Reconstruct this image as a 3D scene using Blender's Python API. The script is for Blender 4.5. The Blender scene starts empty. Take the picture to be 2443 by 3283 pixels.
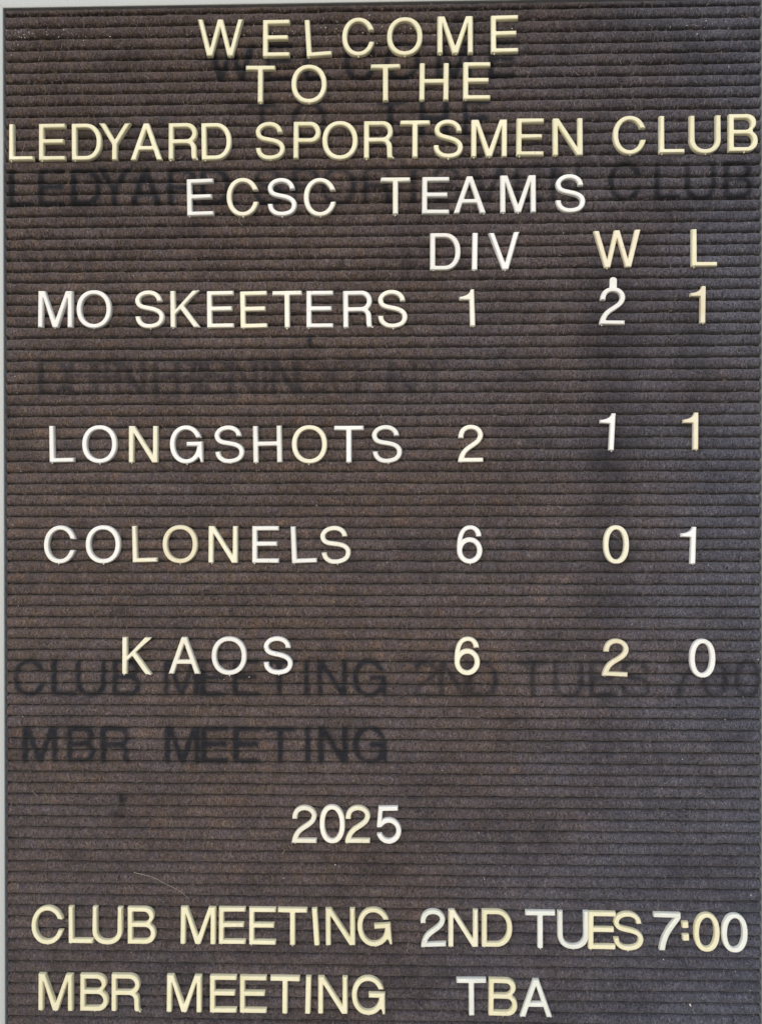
import bpy, math, random
import numpy as np
from mathutils import Matrix, Vector, geometry

random.seed(7); RNG = np.random.default_rng(11)
MM = 0.001
Z0 = 1.78            # world height of the first groove of the felt (m)

def W3(x, y, z=0.0):  # board millimetres (right, up, out towards the viewer) -> world metres
    return Vector((x*MM, -z*MM, Z0 + y*MM))

# ------------------------------------------------------------------ camera, sky, sun, exposure
scene = bpy.context.scene
col = scene.collection

def rotm(rx, ry, rz):
    return Matrix.Rotation(rz, 3, 'Z') @ Matrix.Rotation(ry, 3, 'Y') @ Matrix.Rotation(rx, 3, 'X')

cam_data = bpy.data.cameras.new('camera')
cam = bpy.data.objects.new('camera', cam_data); col.objects.link(cam)
B2W = Matrix(((1, 0, 0), (0, 0, -1), (0, 1, 0)))
R = B2W @ rotm(0.0022936, -0.0231385, 0.0009461).transposed()
M = R.to_4x4(); M.translation = W3(224.43, -281.85, 439.76)
cam.matrix_world = M
cam_data.sensor_fit = 'VERTICAL'; cam_data.sensor_height = 24.0
cam_data.lens = 24.0*2500/3283
cam_data.clip_start = 0.01; cam_data.clip_end = 50
scene.camera = cam

SUN_EL, SUN_AZ = math.radians(21), math.radians(-14)     # the sun is behind the viewer, a little to the left
world = bpy.data.worlds.new('World'); scene.world = world; world.use_nodes = True
nt = world.node_tree
sky = nt.nodes.new('ShaderNodeTexSky'); sky.sky_type = 'NISHITA'; sky.sun_disc = False
sky.sun_elevation = SUN_EL; sky.sun_rotation = math.pi - SUN_AZ
sky.dust_density = 1.0; sky.air_density = 1.0; sky.ozone_density = 2.0
nt.links.new(sky.outputs[0], nt.nodes['Background'].inputs[0])
nt.nodes['Background'].inputs[1].default_value = 0.11
sl = bpy.data.lights.new('sun', 'SUN'); sl.energy = 2.3; sl.angle = math.radians(110); sl.color = (1.0, 0.985, 0.975)
so = bpy.data.objects.new('sun', sl); col.objects.link(so)
d = Vector((math.sin(SUN_AZ)*math.cos(SUN_EL), -math.cos(SUN_AZ)*math.cos(SUN_EL), math.sin(SUN_EL)))
so.rotation_euler = d.to_track_quat('Z', 'Y').to_euler(); so.location = d*5
scene.view_settings.view_transform = 'Standard'; scene.view_settings.look = 'None'
scene.view_settings.exposure = 0.0; scene.view_settings.gamma = 1.0
scene.render.engine = 'CYCLES'
scene.render.resolution_x = 761; scene.render.resolution_y = 1024

# ------------------------------------------------------------------ data in board millimetres
GROOVES=[0.25, -6.16, -12.75, -19.12, -25.45, -31.81, -38.06, -44.36, -50.68, -57.01, -63.39, -69.7, -76.05, -82.31, -88.58, -94.93, -101.43, -107.74, -113.97, -120.14, -126.45, -132.83, -139.1, -145.41, -151.56, -157.85, -164.09, -170.49, -176.8, -183.3, -189.72, -196.21, -202.57, -208.91, -215.24, -221.57, -228.02, -234.46, -240.92, -247.33, -253.7, -260.02, -266.39, -272.79, -279.16, -285.49, -291.87, -298.18, -304.45, -310.75, -317.18, -323.62, -330.02, -336.34, -342.67, -348.95, -355.2, -361.41, -367.64, -374.01, -380.41, -386.78, -393.11, -399.45, -405.84, -412.21, -418.57, -424.93, -431.24, -437.61, -443.95, -450.33, -456.73, -463.09, -469.57, -475.92, -482.33, -488.58, -495.0, -501.41, -507.83, -514.23, -520.61, -527.08, -533.47, -539.84, -546.18, -552.47, -558.8, -565.11, -571.45, -577.78, -584.12, -590.46, -596.8]
LETTERS=[
 ('WELCOME', 'W', 124.0, -15.4, -0.8, 'yellow'),
 ('WELCOME', 'E', 155.7, -16.1, -0.3, 'yellow'),
 ('WELCOME', 'L', 179.3, -16.2, 3.5, 'yellow'),
 ('WELCOME', 'C', 201.8, -16.0, -1, 'yellow'),
 ('WELCOME', 'O', 227.9, -16.1, 0, 'yellow'),
 ('WELCOME', 'M', 256.1, -15.7, 0, 'yellow'),
 ('WELCOME', 'E', 283.6, -15.6, 0.3, 'yellow'),
 ('TO', 'T', 146.7, -41.8, -0.6, 'yellow'),
 ('TO', 'O', 174.1, -42.0, 0, 'yellow'),
 ('THE', 'T', 217.1, -41.9, 0, 'yellow'),
 ('THE', 'H', 244.3, -41.7, -0.6, 'yellow'),
 ('THE', 'E', 268.1, -41.6, -0.3, 'yellow'),
 ('LEDYARD', 'L', 10.6, -72.9, 0, 'yellow'),
 ('LEDYARD', 'E', 28.2, -72.9, 0, 'yellow'),
 ('LEDYARD', 'D', 48.0, -73.1, 0.4, 'yellow'),
 ('LEDYARD', 'Y', 64.0, -73.2, -1, 'yellow'),
 ('LEDYARD', 'A', 82.0, -73.4, 0, 'yellow'),
 ('LEDYARD', 'R', 103.0, -73.4, 0, 'yellow'),
 ('LEDYARD', 'D', 121.8, -73.6, 0.8, 'yellow'),
 ('SPORTSMEN', 'S', 152.2, -73.7, 1, 'yellow'),
 ('SPORTSMEN', 'P', 172.9, -73.6, -0.5, 'yellow'),
 ('SPORTSMEN', 'O', 191.5, -73.9, 0, 'yellow'),
 ('SPORTSMEN', 'R', 213.4, -73.8, -0.3, 'yellow'),
 ('SPORTSMEN', 'T', 233.6, -73.7, -0.3, 'yellow'),
 ('SPORTSMEN', 'S', 252.4, -73.8, -3, 'yellow'),
 ('SPORTSMEN', 'M', 275.0, -73.7, -0.3, 'yellow'),
 ('SPORTSMEN', 'E', 297.8, -73.4, -0.5, 'yellow'),
 ('SPORTSMEN', 'N', 318.7, -73.5, 0.5, 'yellow'),
 ('CLUB', 'C', 352.8, -73.0, 0, 'yellow'),
 ('CLUB', 'L', 376.3, -72.9, 0, 'yellow'),
 ('CLUB', 'U', 394.6, -73.1, 0.3, 'yellow'),
 ('CLUB', 'B', 415.5, -72.4, 0, 'yellow'),
 ('ECSC', 'E', 112.5, -105.1, 1, 'white'),
 ('ECSC', 'C', 136.5, -105.2, 0, 'ivory'),
 ('ECSC', 'S', 158.9, -105.4, 0, 'white'),
 ('ECSC', 'C', 180.1, -105.7, 0, 'offwhite'),
 ('TEAMS', 'T', 222.6, -105.5, 0, 'offwhite'),
 ('TEAMS', 'E', 245.1, -105.4, -0.5, 'white'),
 ('TEAMS', 'A', 264.1, -105.2, 0, 'white'),
 ('TEAMS', 'M', 291.1, -105.0, 0.3, 'white'),
 ('TEAMS', 'S', 320.2, -105.0, 0, 'white'),
 ('DIV', 'D', 250.5, -136.9, -0.3, 'white'),
 ('DIV', 'I', 267.0, -137.0, -1, 'white'),
 ('DIV', 'V', 283.6, -136.9, 2.2, 'white'),
 ('W', 'W', 346.2, -136.2, 1.5, 'tan'),
 ('L', 'L', 394.1, -136.0, 0, 'yellow'),
 ('MO', 'M', 29.9, -167.7, -0.6, 'white'),
 ('MO', 'O', 52.0, -167.8, 0, 'white'),
 ('SKEETERS', 'S', 83.7, -168.1, 1, 'offwhite'),
 ('SKEETERS', 'K', 103.9, -168.1, 0.6, 'offwhite'),
 ('SKEETERS', 'E', 123.8, -168.4, 0.6, 'offwhite'),
 ('SKEETERS', 'E', 142.7, -168.6, 1, 'ivory'),
 ('SKEETERS', 'T', 161.6, -168.6, 0.5, 'offwhite'),
 ('SKEETERS', 'E', 180.0, -168.7, 0, 'white'),
 ('SKEETERS', 'R', 201.6, -168.8, 0.6, 'white'),
 ('SKEETERS', 'S', 221.0, -168.8, 0.5, 'offwhite'),
 ('#1d', '1', 262.7, -168.6, 1.5, 'offwhite'),
 ('#1w', '2', 343.4, -168.0, -1, 'white'),
 ('#1l', '1', 390.6, -167.6, -0.6, 'tan'),
 ('LONGSHOTS', 'L', 33.3, -244.1, 1, 'white'),
 ('LONGSHOTS', 'O', 55.0, -244.3, 0, 'white'),
 ('LONGSHOTS', 'N', 80.0, -244.4, -0.2, 'ivory'),
 ('LONGSHOTS', 'G', 104.4, -244.6, 1.2, 'white'),
 ('LONGSHOTS', 'S', 128.8, -244.6, 3, 'white'),
 ('LONGSHOTS', 'H', 150.4, -244.6, 1, 'white'),
 ('LONGSHOTS', 'O', 174.1, -244.7, 0, 'ivory'),
 ('LONGSHOTS', 'T', 196.3, -244.7, 0, 'white'),
 ('LONGSHOTS', 'S', 217.7, -244.7, 3, 'white'),
 ('#2d', '2', 264.5, -244.5, 0.5, 'offwhite'),
 ('#2w', '1', 340.5, -238.1, -3, 'white'),
 ('#2l', '1', 386.6, -238.0, -0.3, 'tan'),
 ('COLONELS', 'C', 32.1, -301.2, -4.5, 'white'),
 ('COLONELS', 'O', 56.9, -301.1, 0, 'white'),
 ('COLONELS', 'L', 80.6, -300.9, 1.5, 'ivory'),
 ('COLONELS', 'O', 100.8, -301.0, 0, 'tan'),
 ('COLONELS', 'N', 125.2, -301.2, -0.3, 'ivory'),
 ('COLONELS', 'E', 149.2, -301.2, 0, 'white'),
 ('COLONELS', 'L', 170.8, -301.2, 2.3, 'white'),
 ('COLONELS', 'S', 188.7, -301.4, 5, 'offwhite'),
 ('#3d', '6', 264.0, -301.2, 0, 'white'),
 ('#3w', '0', 345.5, -301.2, 0, 'ivory'),
 ('#3l', '1', 385.3, -301.6, -2, 'white'),
 ('KAOS', 'K', 76.2, -364.2, -0.5, 'ivory'),
 ('KAOS', 'A', 103.1, -364.0, 0, 'offwhite'),
 ('KAOS', 'O', 128.5, -364.1, 0, 'white'),
 ('KAOS', 'S', 156.3, -363.9, 0, 'white'),
 ('#4d', '6', 262.6, -363.8, 0, 'ivory'),
 ('#4w', '2', 345.2, -364.4, -2.5, 'tan'),
 ('#4l', '0', 393.2, -364.6, 0, 'white'),
 ('2025', '2', 170.9, -459.0, 0, 'offwhite'),
 ('2025', '0', 186.7, -458.8, 1, 'offwhite'),
 ('2025', '2', 201.0, -458.8, -0.3, 'ivory'),
 ('2025', '5', 218.6, -459.0, 1, 'white'),
 ('CLUB2', 'C', 24.6, -517.6, -1.5, 'yellow'),
 ('CLUB2', 'L', 43.8, -517.2, 0, 'yellow'),
 ('CLUB2', 'U', 59.0, -517.5, -0.5, 'yellow'),
 ('CLUB2', 'B', 78.6, -517.1, 0, 'yellow'),
 ('MEETING', 'M', 110.7, -516.8, -0.5, 'yellow'),
 ('MEETING', 'E', 130.0, -516.7, 0, 'yellow'),
 ('MEETING', 'E', 147.2, -516.7, 0, 'yellow'),
 ('MEETING', 'T', 164.2, -516.8, 0, 'yellow'),
 ('MEETING', 'I', 177.3, -516.8, 3.8, 'yellow'),
 ('MEETING', 'N', 191.2, -516.6, 0.6, 'yellow'),
 ('MEETING', 'G', 210.2, -516.5, 5, 'yellow'),
 ('2ND', '2', 243.2, -516.8, 2.5, 'clear'),
 ('2ND', 'N', 260.2, -516.7, 0, 'ivory'),
 ('2ND', 'D', 279.1, -516.4, 0, 'yellow'),
 ('TUES', 'T', 303.2, -516.8, 0, 'clear'),
 ('TUES', 'U', 321.5, -517.0, 0.5, 'clear'),
 ('TUES', 'E', 337.5, -517.0, -0.5, 'yellow'),
 ('TUES', 'S', 352.3, -517.3, 0, 'yellow'),
 ('7:00', '7', 373.5, -517.2, -0.8, 'clear'),
 ('7:00', ':', 383.8, -516.9, 3, 'yellow'),
 ('7:00', '0', 395.5, -517.4, 0, 'yellow'),
 ('7:00', '0', 410.9, -517.6, 0, 'clear'),
 ('MBR', 'M', 29.3, -555.7, -0.3, 'yellow'),
 ('MBR', 'B', 51.3, -555.6, 0, 'yellow'),
 ('MBR', 'R', 69.7, -555.4, 0, 'yellow'),
 ('MEETING2', 'M', 102.7, -555.5, -0.3, 'yellow'),
 ('MEETING2', 'E', 124.9, -555.4, 0, 'yellow'),
 ('MEETING2', 'E', 141.9, -555.4, 0, 'yellow'),
 ('MEETING2', 'T', 159.9, -555.4, -0.5, 'yellow'),
 ('MEETING2', 'I', 173.0, -555.3, -1.6, 'yellow'),
 ('MEETING2', 'N', 186.9, -555.3, 0, 'yellow'),
 ('MEETING2', 'G', 207.0, -555.2, 0, 'yellow'),
 ('TBA', 'T', 264.8, -555.2, 0.5, 'clear'),
 ('TBA', 'B', 282.4, -555.1, -0.5, 'yellow'),
 ('TBA', 'A', 300.8, -555.5, 0, 'clear'),
]
GHOSTS=[
 ('W', 129.9, -28.5, 0.75),
 ('E', 156.9, -28.6, 0.75),
 ('L', 178.1, -28.6, 0.75),
 ('C', 202.8, -28.7, 0.75),
 ('O', 226.5, -28.8, 0.75),
 ('M', 255.5, -28.8, 0.75),
 ('E', 282.5, -28.9, 0.75),
 ('T', 147.2, -61.7, 0.7),
 ('O', 173.7, -61.7, 0.7),
 ('T', 219.7, -61.8, 0.7),
 ('H', 244.2, -61.8, 0.7),
 ('E', 268.0, -61.8, 0.7),
 ('L', 9.6, -98.0, 0.9),
 ('E', 27.2, -98.0, 0.9),
 ('D', 47.0, -98.2, 0.9),
 ('Y', 63.0, -98.3, 0.9),
 ('A', 81.0, -98.5, 0.9),
 ('R', 102.0, -98.5, 0.9),
 ('D', 120.8, -98.7, 0.9),
 ('S', 151.2, -98.8, 0.6),
 ('P', 171.9, -98.7, 0.6),
 ('O', 190.5, -99.0, 0.6),
 ('R', 212.4, -98.9, 0.6),
 ('T', 232.6, -98.8, 0.6),
 ('S', 251.4, -98.9, 0.6),
 ('M', 274.0, -98.8, 0.6),
 ('E', 296.8, -98.5, 0.6),
 ('N', 317.7, -98.6, 0.6),
 ('C', 350.8, -98.1, 0.7),
 ('L', 374.3, -98.0, 0.7),
 ('U', 392.6, -98.2, 0.7),
 ('B', 413.5, -97.5, 0.7),
 ('C', 13.6, -377.2, 0.85),
 ('L', 33.6, -377.1, 0.85),
 ('U', 49.2, -377.1, 0.85),
 ('B', 69.6, -377.0, 0.85),
 ('M', 100.8, -377.1, 0.72),
 ('E', 119.3, -377.0, 0.72),
 ('E', 137.6, -376.9, 0.72),
 ('T', 156.7, -376.8, 0.72),
 ('I', 172.2, -376.8, 0.72),
 ('N', 186.5, -376.7, 0.72),
 ('G', 207.6, -376.6, 0.72),
 ('2', 239.1, -377.0, 0.52),
 ('N', 254.9, -377.0, 0.52),
 ('D', 271.5, -376.9, 0.52),
 ('T', 299.4, -376.8, 0.52),
 ('U', 319.1, -376.7, 0.52),
 ('E', 338.5, -376.6, 0.52),
 ('S', 356.8, -376.6, 0.52),
 ('7', 382.8, -376.5, 0.52),
 ('0', 400.6, -376.4, 0.52),
 ('0', 418.8, -376.3, 0.52),
 ('M', 19.7, -415.5, 0.95),
 ('B', 43.4, -415.3, 0.95),
 ('R', 63.1, -415.2, 0.95),
 ('M', 101.3, -415.1, 0.95),
 ('E', 119.8, -415.0, 0.95),
 ('E', 138.1, -414.9, 0.95),
 ('T', 157.2, -414.8, 0.95),
 ('I', 172.7, -414.7, 0.95),
 ('N', 187.0, -414.6, 0.95),
 ('G', 208.0, -414.5, 0.95),
 ('T', 333.7, -414.3, 0.24),
 ('B', 348.5, -414.2, 0.24),
 ('A', 364.1, -414.1, 0.24),
 ('D', 27.9, -205.9, 0.46),
 ('E', 44.0, -205.9, 0.46),
 ('P', 58.9, -206.0, 0.46),
 ('N', 72.3, -206.1, 0.46),
 ('E', 92.8, -206.2, 0.46),
 ('R', 106.1, -206.3, 0.46),
 ('E', 114.1, -206.3, 0.46),
 ('S', 122.1, -206.3, 0.46),
 ('N', 136.3, -206.4, 0.46),
 ('T', 148.7, -206.5, 0.46),
 ('N', 160.3, -206.5, 0.46),
 ('O', 175.3, -206.6, 0.34),
 ('C', 194.7, -206.7, 0.34),
 ('E', 207.0, -206.8, 0.34),
 ('N', 226.4, -206.8, 0.34),
 ('T', 243.9, -206.9, 0.34),
 ('I', 35.1, -206.8, 0.3),
 ('T', 50.8, -206.9, 0.3),
 ('H', 65.1, -206.9, 0.3),
 ('I', 86.5, -207.0, 0.3),
 ('I', 98.7, -207.1, 0.3),
 ('T', 111.5, -207.2, 0.3),
 ('I', 130.1, -207.3, 0.3),
 ('I', 154.1, -207.4, 0.3),
 ('I', 165.6, -207.4, 0.3),
 ('D', 31.2, -142.2, 0.2),
 ('C', 56.3, -142.4, 0.2),
 ('I', 226.4, -142.9, 0.2),
 ('H', 236.1, -143.9, 0.2),
]
BLOTS=[(66.7, -447.5, 2.28, 5.26, 0.8), (63.8, -454.6, 3.51, 2.46, 0.6), (192.1, -143.0, 1.75, 2.81, 0.7), (252.7, -144.0, 1.05, 4.91, 0.4), (174.2, -186.5, 1.4, 3.86, 0.8), (343.4, -237.3, 14.91, 98.25, 0.34), (340.8, -179.6, 18.42, 35.09, 0.24), (390.5, -202.6, 10.88, 57.89, 0.24), (342.5, -321.2, 17.54, 24.56, 0.22), (343.4, -251.3, 9.65, 10.53, 0.2), (407.4, -376.9, 21.05, 10.53, 0.2), (235.2, -138.6, 7.89, 8.77, 0.12), (22.1, -206.0, 7.02, 10.53, 0.05)]
SPECKS=[(1.7, -8.4), (6.9, -8.5), (8.4, -9.6), (11.6, -11.1), (14.5, -9.7), (14.8, -10.6), (16.4, -10.4), (8.9, -12.3), (10.1, -12.6), (12.1, -12.8), (7.1, -14.4), (5.7, -15.8), (8.0, -16.7), (8.2, -17.0), (25.2, -7.5), (24.5, -9.7), (25.0, -11.3), (29.0, -11.0), (34.5, -8.7), (33.5, -11.4), (31.5, -12.8), (4.2, -22.5), (43.1, -12.8), (47.1, -12.8), (42.4, -15.6), (48.5, -6.8), (46.0, -1.7), (45.8, -14.8), (61.0, -12.9), (107.3, -10.7), (105.0, -12.7), (105.3, -15.5), (117.8, -12.9), (137.2, -13.2), (139.2, -11.0), (142.8, -7.8), (153.4, -12.5), (156.6, -11.2), (161.9, -12.5), (164.6, -11.5), (165.4, -12.7), (166.3, -11.9), (168.3, -15.1), (180.7, -9.8), (183.4, -9.7), (183.9, -13.3), (183.8, -15.0), (189.5, -10.4), (190.7, -14.1), (189.7, -6.6), (208.1, -3.1), (215.1, -9.7), (225.1, -11.0), (228.0, -10.2), (231.2, -11.0), (226.2, -13.8), (240.1, -8.5), (244.6, -14.7), (212.2, -19.0), (204.3, -12.9), (208.0, -13.7), (288.0, -11.8), (395.6, -9.1), (415.7, -8.4), (375.7, -12.2), (385.0, -11.6), (390.0, -11.7), (391.1, -11.9), (394.7, -12.8), (407.9, -13.6), (390.7, -16.4), (395.5, -18.1), (404.2, -26.6), (12.3, -92.8), (17.1, -101.4), (6.0, -205.4), (414.3, -35.0), (408.2, -34.9), (419.1, -121.6), (7.2, -214.8), (9.3, -259.6), (4.7, -290.0), (7.7, -336.1), (10.1, -399.3), (5.4, -494.8), (217.8, -311.3), (221.5, -304.6), (177.8, -279.0), (424.3, -365.5), (416.0, -386.4), (406.0, -398.9), (382.5, -421.3), (371.1, -437.7), (248.7, -428.5), (269.0, -463.5), (371.9, -533.5), (341.6, -303.7), (396.7, -312.7), (250.7, -519.1), (139.7, -376.2), (125.4, -377.7), (420.3, -497.1), (316.5, -126.7), (93.1, -102.2), (82.5, -96.6), (420.0, -550.3), (411.7, -539.6), (119.6, -259.9), (74.2, -148.7), (113.8, -209.1), (272.1, -489.5), (159.0, -490.1), (188.2, -482.2), (190.2, -482.9)]
HAIRS=[[(73.6, -487.4), (82.5, -489.6), (93.2, -494.3), (101.2, -498.7), (105.3, -502.3)], [(135.8, -114.8), (134.3, -117.5), (135.0, -119.8), (136.5, -120.8)], [(138.6, -121.5), (139.5, -123.3), (139.1, -125.1)], [(7.1, -86.0), (9.5, -80.7), (11.3, -76.3), (12.2, -71.9)], [(343.3, -295.0), (345.9, -297.0), (348.5, -299.3)], [(158.1, -476.5), (159.4, -474.7), (160.3, -473.7)], [(15.9, -441.3), (17.2, -443.4), (18.8, -444.7)], [(323.5, -37.2), (324.3, -38.1), (325.7, -38.5)], [(83.0, -192.2), (84.1, -193.9), (82.6, -194.5)]]


# ------------------------------------------------------------------ materials
def mat(name):
    m = bpy.data.materials.new(name); m.use_nodes = True
    return m, m.node_tree, m.node_tree.nodes['Principled BSDF']

def N(t, kind, **kw):
    n = t.nodes.new(kind)
    for k, v in kw.items():
        if k.startswith('i_'):
            n.inputs[k[2:].replace('_', ' ')].default_value = v
        else: setattr(n, k, v)
    return n

def mixc(t, fac, a, b, mode='MIX'):
    n = t.nodes.new('ShaderNodeMix'); n.data_type = 'RGBA'; n.blend_type = mode
    for sock, v in ((n.inputs[0], fac), (n.inputs[6], a), (n.inputs[7], b)):
        if hasattr(v, 'links'): t.links.new(v, sock)
        else: sock.default_value = v
    return n.outputs[2]

def ramp(t, src, p0, p1, a=(0, 0, 0, 1), b=(1, 1, 1, 1)):
    n = t.nodes.new('ShaderNodeValToRGB'); t.links.new(src, n.inputs[0])
    n.color_ramp.elements[0].position = p0; n.color_ramp.elements[1].position = p1
    n.color_ramp.elements[0].color = a; n.color_ramp.elements[1].color = b
    return n.outputs[0]

def felt_material():
    m, t, b = mat('grooved_felt')
    geo = N(t, 'ShaderNodeNewGeometry')
    mp = N(t, 'ShaderNodeMapping'); t.links.new(geo.outputs['Position'], mp.inputs['Vector'])
    mp.inputs['Scale'].default_value = (1000, 1000, 1000)          # millimetres
    # a slow warp bends the fibres this way and that
    warp = N(t, 'ShaderNodeTexNoise'); t.links.new(mp.outputs[0], warp.inputs['Vector'])
    warp.inputs['Scale'].default_value = 0.35; warp.inputs['Detail'].default_value = 2
    add = N(t, 'ShaderNodeVectorMath', operation='MULTIPLY_ADD')
    t.links.new(warp.outputs['Color'], add.inputs[0]); add.inputs[1].default_value = (3.5, 3.5, 3.5)
    t.links.new(mp.outputs[0], add.inputs[2])
    def fibre(rot, sx, sz, scale):
        q = N(t, 'ShaderNodeMapping'); t.links.new(add.outputs[0], q.inputs['Vector'])
        q.inputs['Rotation'].default_value = (0, math.radians(rot), 0)
        q.inputs['Scale'].default_value = (sx, 1, sz)
        n = N(t, 'ShaderNodeTexNoise'); t.links.new(q.outputs[0], n.inputs['Vector'])
        n.inputs['Scale'].default_value = scale; n.inputs['Detail'].default_value = 3
        n.inputs['Roughness'].default_value = 0.65
        return n.outputs['Fac']
    f1 = fibre(24, 2.0, 0.5, 0.62); f2 = fibre(-30, 2.1, 0.55, 0.7); f3 = fibre(5, 1.4, 0.8, 1.25)
    mx = N(t, 'ShaderNodeMath', operation='MAXIMUM'); t.links.new(ramp(t, f1, 0.50, 0.72), mx.inputs[0]); t.links.new(ramp(t, f2, 0.50, 0.72), mx.inputs[1])
    av = N(t, 'ShaderNodeMath', operation='MULTIPLY_ADD'); t.links.new(mx.outputs[0], av.inputs[0]); av.inputs[1].default_value = 0.55
    t.links.new(ramp(t, f3, 0.36, 0.68, (0, 0, 0, 1), (0.55, 0.55, 0.55, 1)), av.inputs[2])
    fib = av.outputs[0]
    # wool of several dyes, mixed in patches a few millimetres wide
    def patch(scale, lo, hi, det=3, vec=None):
        n = N(t, 'ShaderNodeTexNoise'); t.links.new(vec or mp.outputs[0], n.inputs['Vector'])
        n.inputs['Scale'].default_value = scale; n.inputs['Detail'].default_value = det
        n.inputs['Roughness'].default_value = 0.6
        return ramp(t, n.outputs['Fac'], lo, hi)
    att = N(t, 'ShaderNodeAttribute', attribute_name='wear_tone')
    sep = N(t, 'ShaderNodeSeparateColor'); t.links.new(att.outputs['Color'], sep.inputs[0])
    brown = (0.062, 0.0440, 0.0375, 1); mauve = (0.059, 0.0455, 0.051, 1); olive = (0.055, 0.047, 0.037, 1)
    rust = (0.080, 0.053, 0.041, 1); sheen_blue = (0.049, 0.052, 0.070, 1)
    c = mixc(t, patch(0.16, 0.42, 0.60), brown, mauve)
    c = mixc(t, patch(0.9, 0.46, 0.66), c, olive)
    off = N(t, 'ShaderNodeVectorMath', operation='ADD'); t.links.new(mp.outputs[0], off.inputs[0]); off.inputs[1].default_value = (91, 17, 43)
    c = mixc(t, patch(0.10, 0.56, 0.74, vec=off.outputs[0]), c, rust)
    c = mixc(t, sep.outputs[1], c, sheen_blue)  # bluish sky sheen mixed into the wool colour, not a dye
    dk = mixc(t, 1.0, c, (0.34, 0.33, 0.33, 1), 'MULTIPLY')
    lt = mixc(t, 1.0, c, (3.5, 3.45, 3.4, 1), 'MULTIPLY')
    c = mixc(t, fib, dk, lt)
    c = mixc(t, sep.outputs[0], c, (0.0125, 0.0140, 0.0195, 1))     # unfaded felt where letters stood
    gain = N(t, 'ShaderNodeMath', operation='MULTIPLY'); t.links.new(sep.outputs[2], gain.inputs[0]); gain.inputs[1].default_value = 2.0  # dimmer light at head and foot multiplied into the colour, with mottling
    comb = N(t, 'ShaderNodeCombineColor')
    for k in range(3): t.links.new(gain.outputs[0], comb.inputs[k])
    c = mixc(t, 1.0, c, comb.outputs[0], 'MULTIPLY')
    t.links.new(c, b.inputs['Base Color'])
    b.inputs['Roughness'].default_value = 1.0
    b.inputs['Specular IOR Level'].default_value = 0.05
    b.inputs['Sheen Weight'].default_value = 0.12; b.inputs['Sheen Roughness'].default_value = 0.6
    bp = N(t, 'ShaderNodeBump'); bp.inputs['Strength'].default_value = 0.55; bp.inputs['Distance'].default_value = 0.0005
    t.links.new(fib, bp.inputs['Height']); t.links.new(bp.outputs[0], b.inputs['Normal'])
    return m

def plastic_material(name, rgb, aged, clear=0.0):
    m, t, b = mat(name)
    geo = N(t, 'ShaderNodeNewGeometry')
    mp = N(t, 'ShaderNodeMapping'); t.links.new(geo.outputs['Position'], mp.inputs['Vector']); mp.inputs['Scale'].default_value = (1000,)*3
    n1 = N(t, 'ShaderNodeTexNoise'); t.links.new(mp.outputs[0], n1.inputs['Vector'])
    n1.inputs['Scale'].default_value = 0.16; n1.inputs['Detail'].default_value = 4
    oi = N(t, 'ShaderNodeObjectInfo')
    blotch = ramp(t, n1.outputs['Fac'], 0.35, 0.72)
    c = mixc(t, blotch, rgb + (1,), aged + (1,))
    jit = ramp(t, oi.outputs['Random'], 0.0, 1.0, (0.93, 0.925, 0.90, 1), (1.03, 1.03, 1.04, 1))
    c = mixc(t, 1.0, c, jit, 'MULTIPLY')
    n2 = N(t, 'ShaderNodeTexNoise'); t.links.new(mp.outputs[0], n2.inputs['Vector'])
    n2.inputs['Scale'].default_value = 0.75; n2.inputs['Detail'].default_value = 3
    grime = ramp(t, n2.outputs['Fac'], 0.70, 0.80)
    c = mixc(t, grime, c, (0.34, 0.26, 0.15, 1))
    t.links.new(c, b.inputs['Base Color'])
    b.inputs['Roughness'].default_value = 0.42
    b.inputs['Specular IOR Level'].default_value = 0.4
    b.inputs['Subsurface Weight'].default_value = 0.25 + clear
    b.inputs['Subsurface Radius'].default_value = (1.0, 0.9, 0.7); b.inputs['Subsurface Scale'].default_value = 0.0008
    bp = N(t, 'ShaderNodeBump'); bp.inputs['Strength'].default_value = 0.12; bp.inputs['Distance'].default_value = 0.0003
    t.links.new(n2.outputs['Fac'], bp.inputs['Height']); t.links.new(bp.outputs[0], b.inputs['Normal'])
    return m

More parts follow.
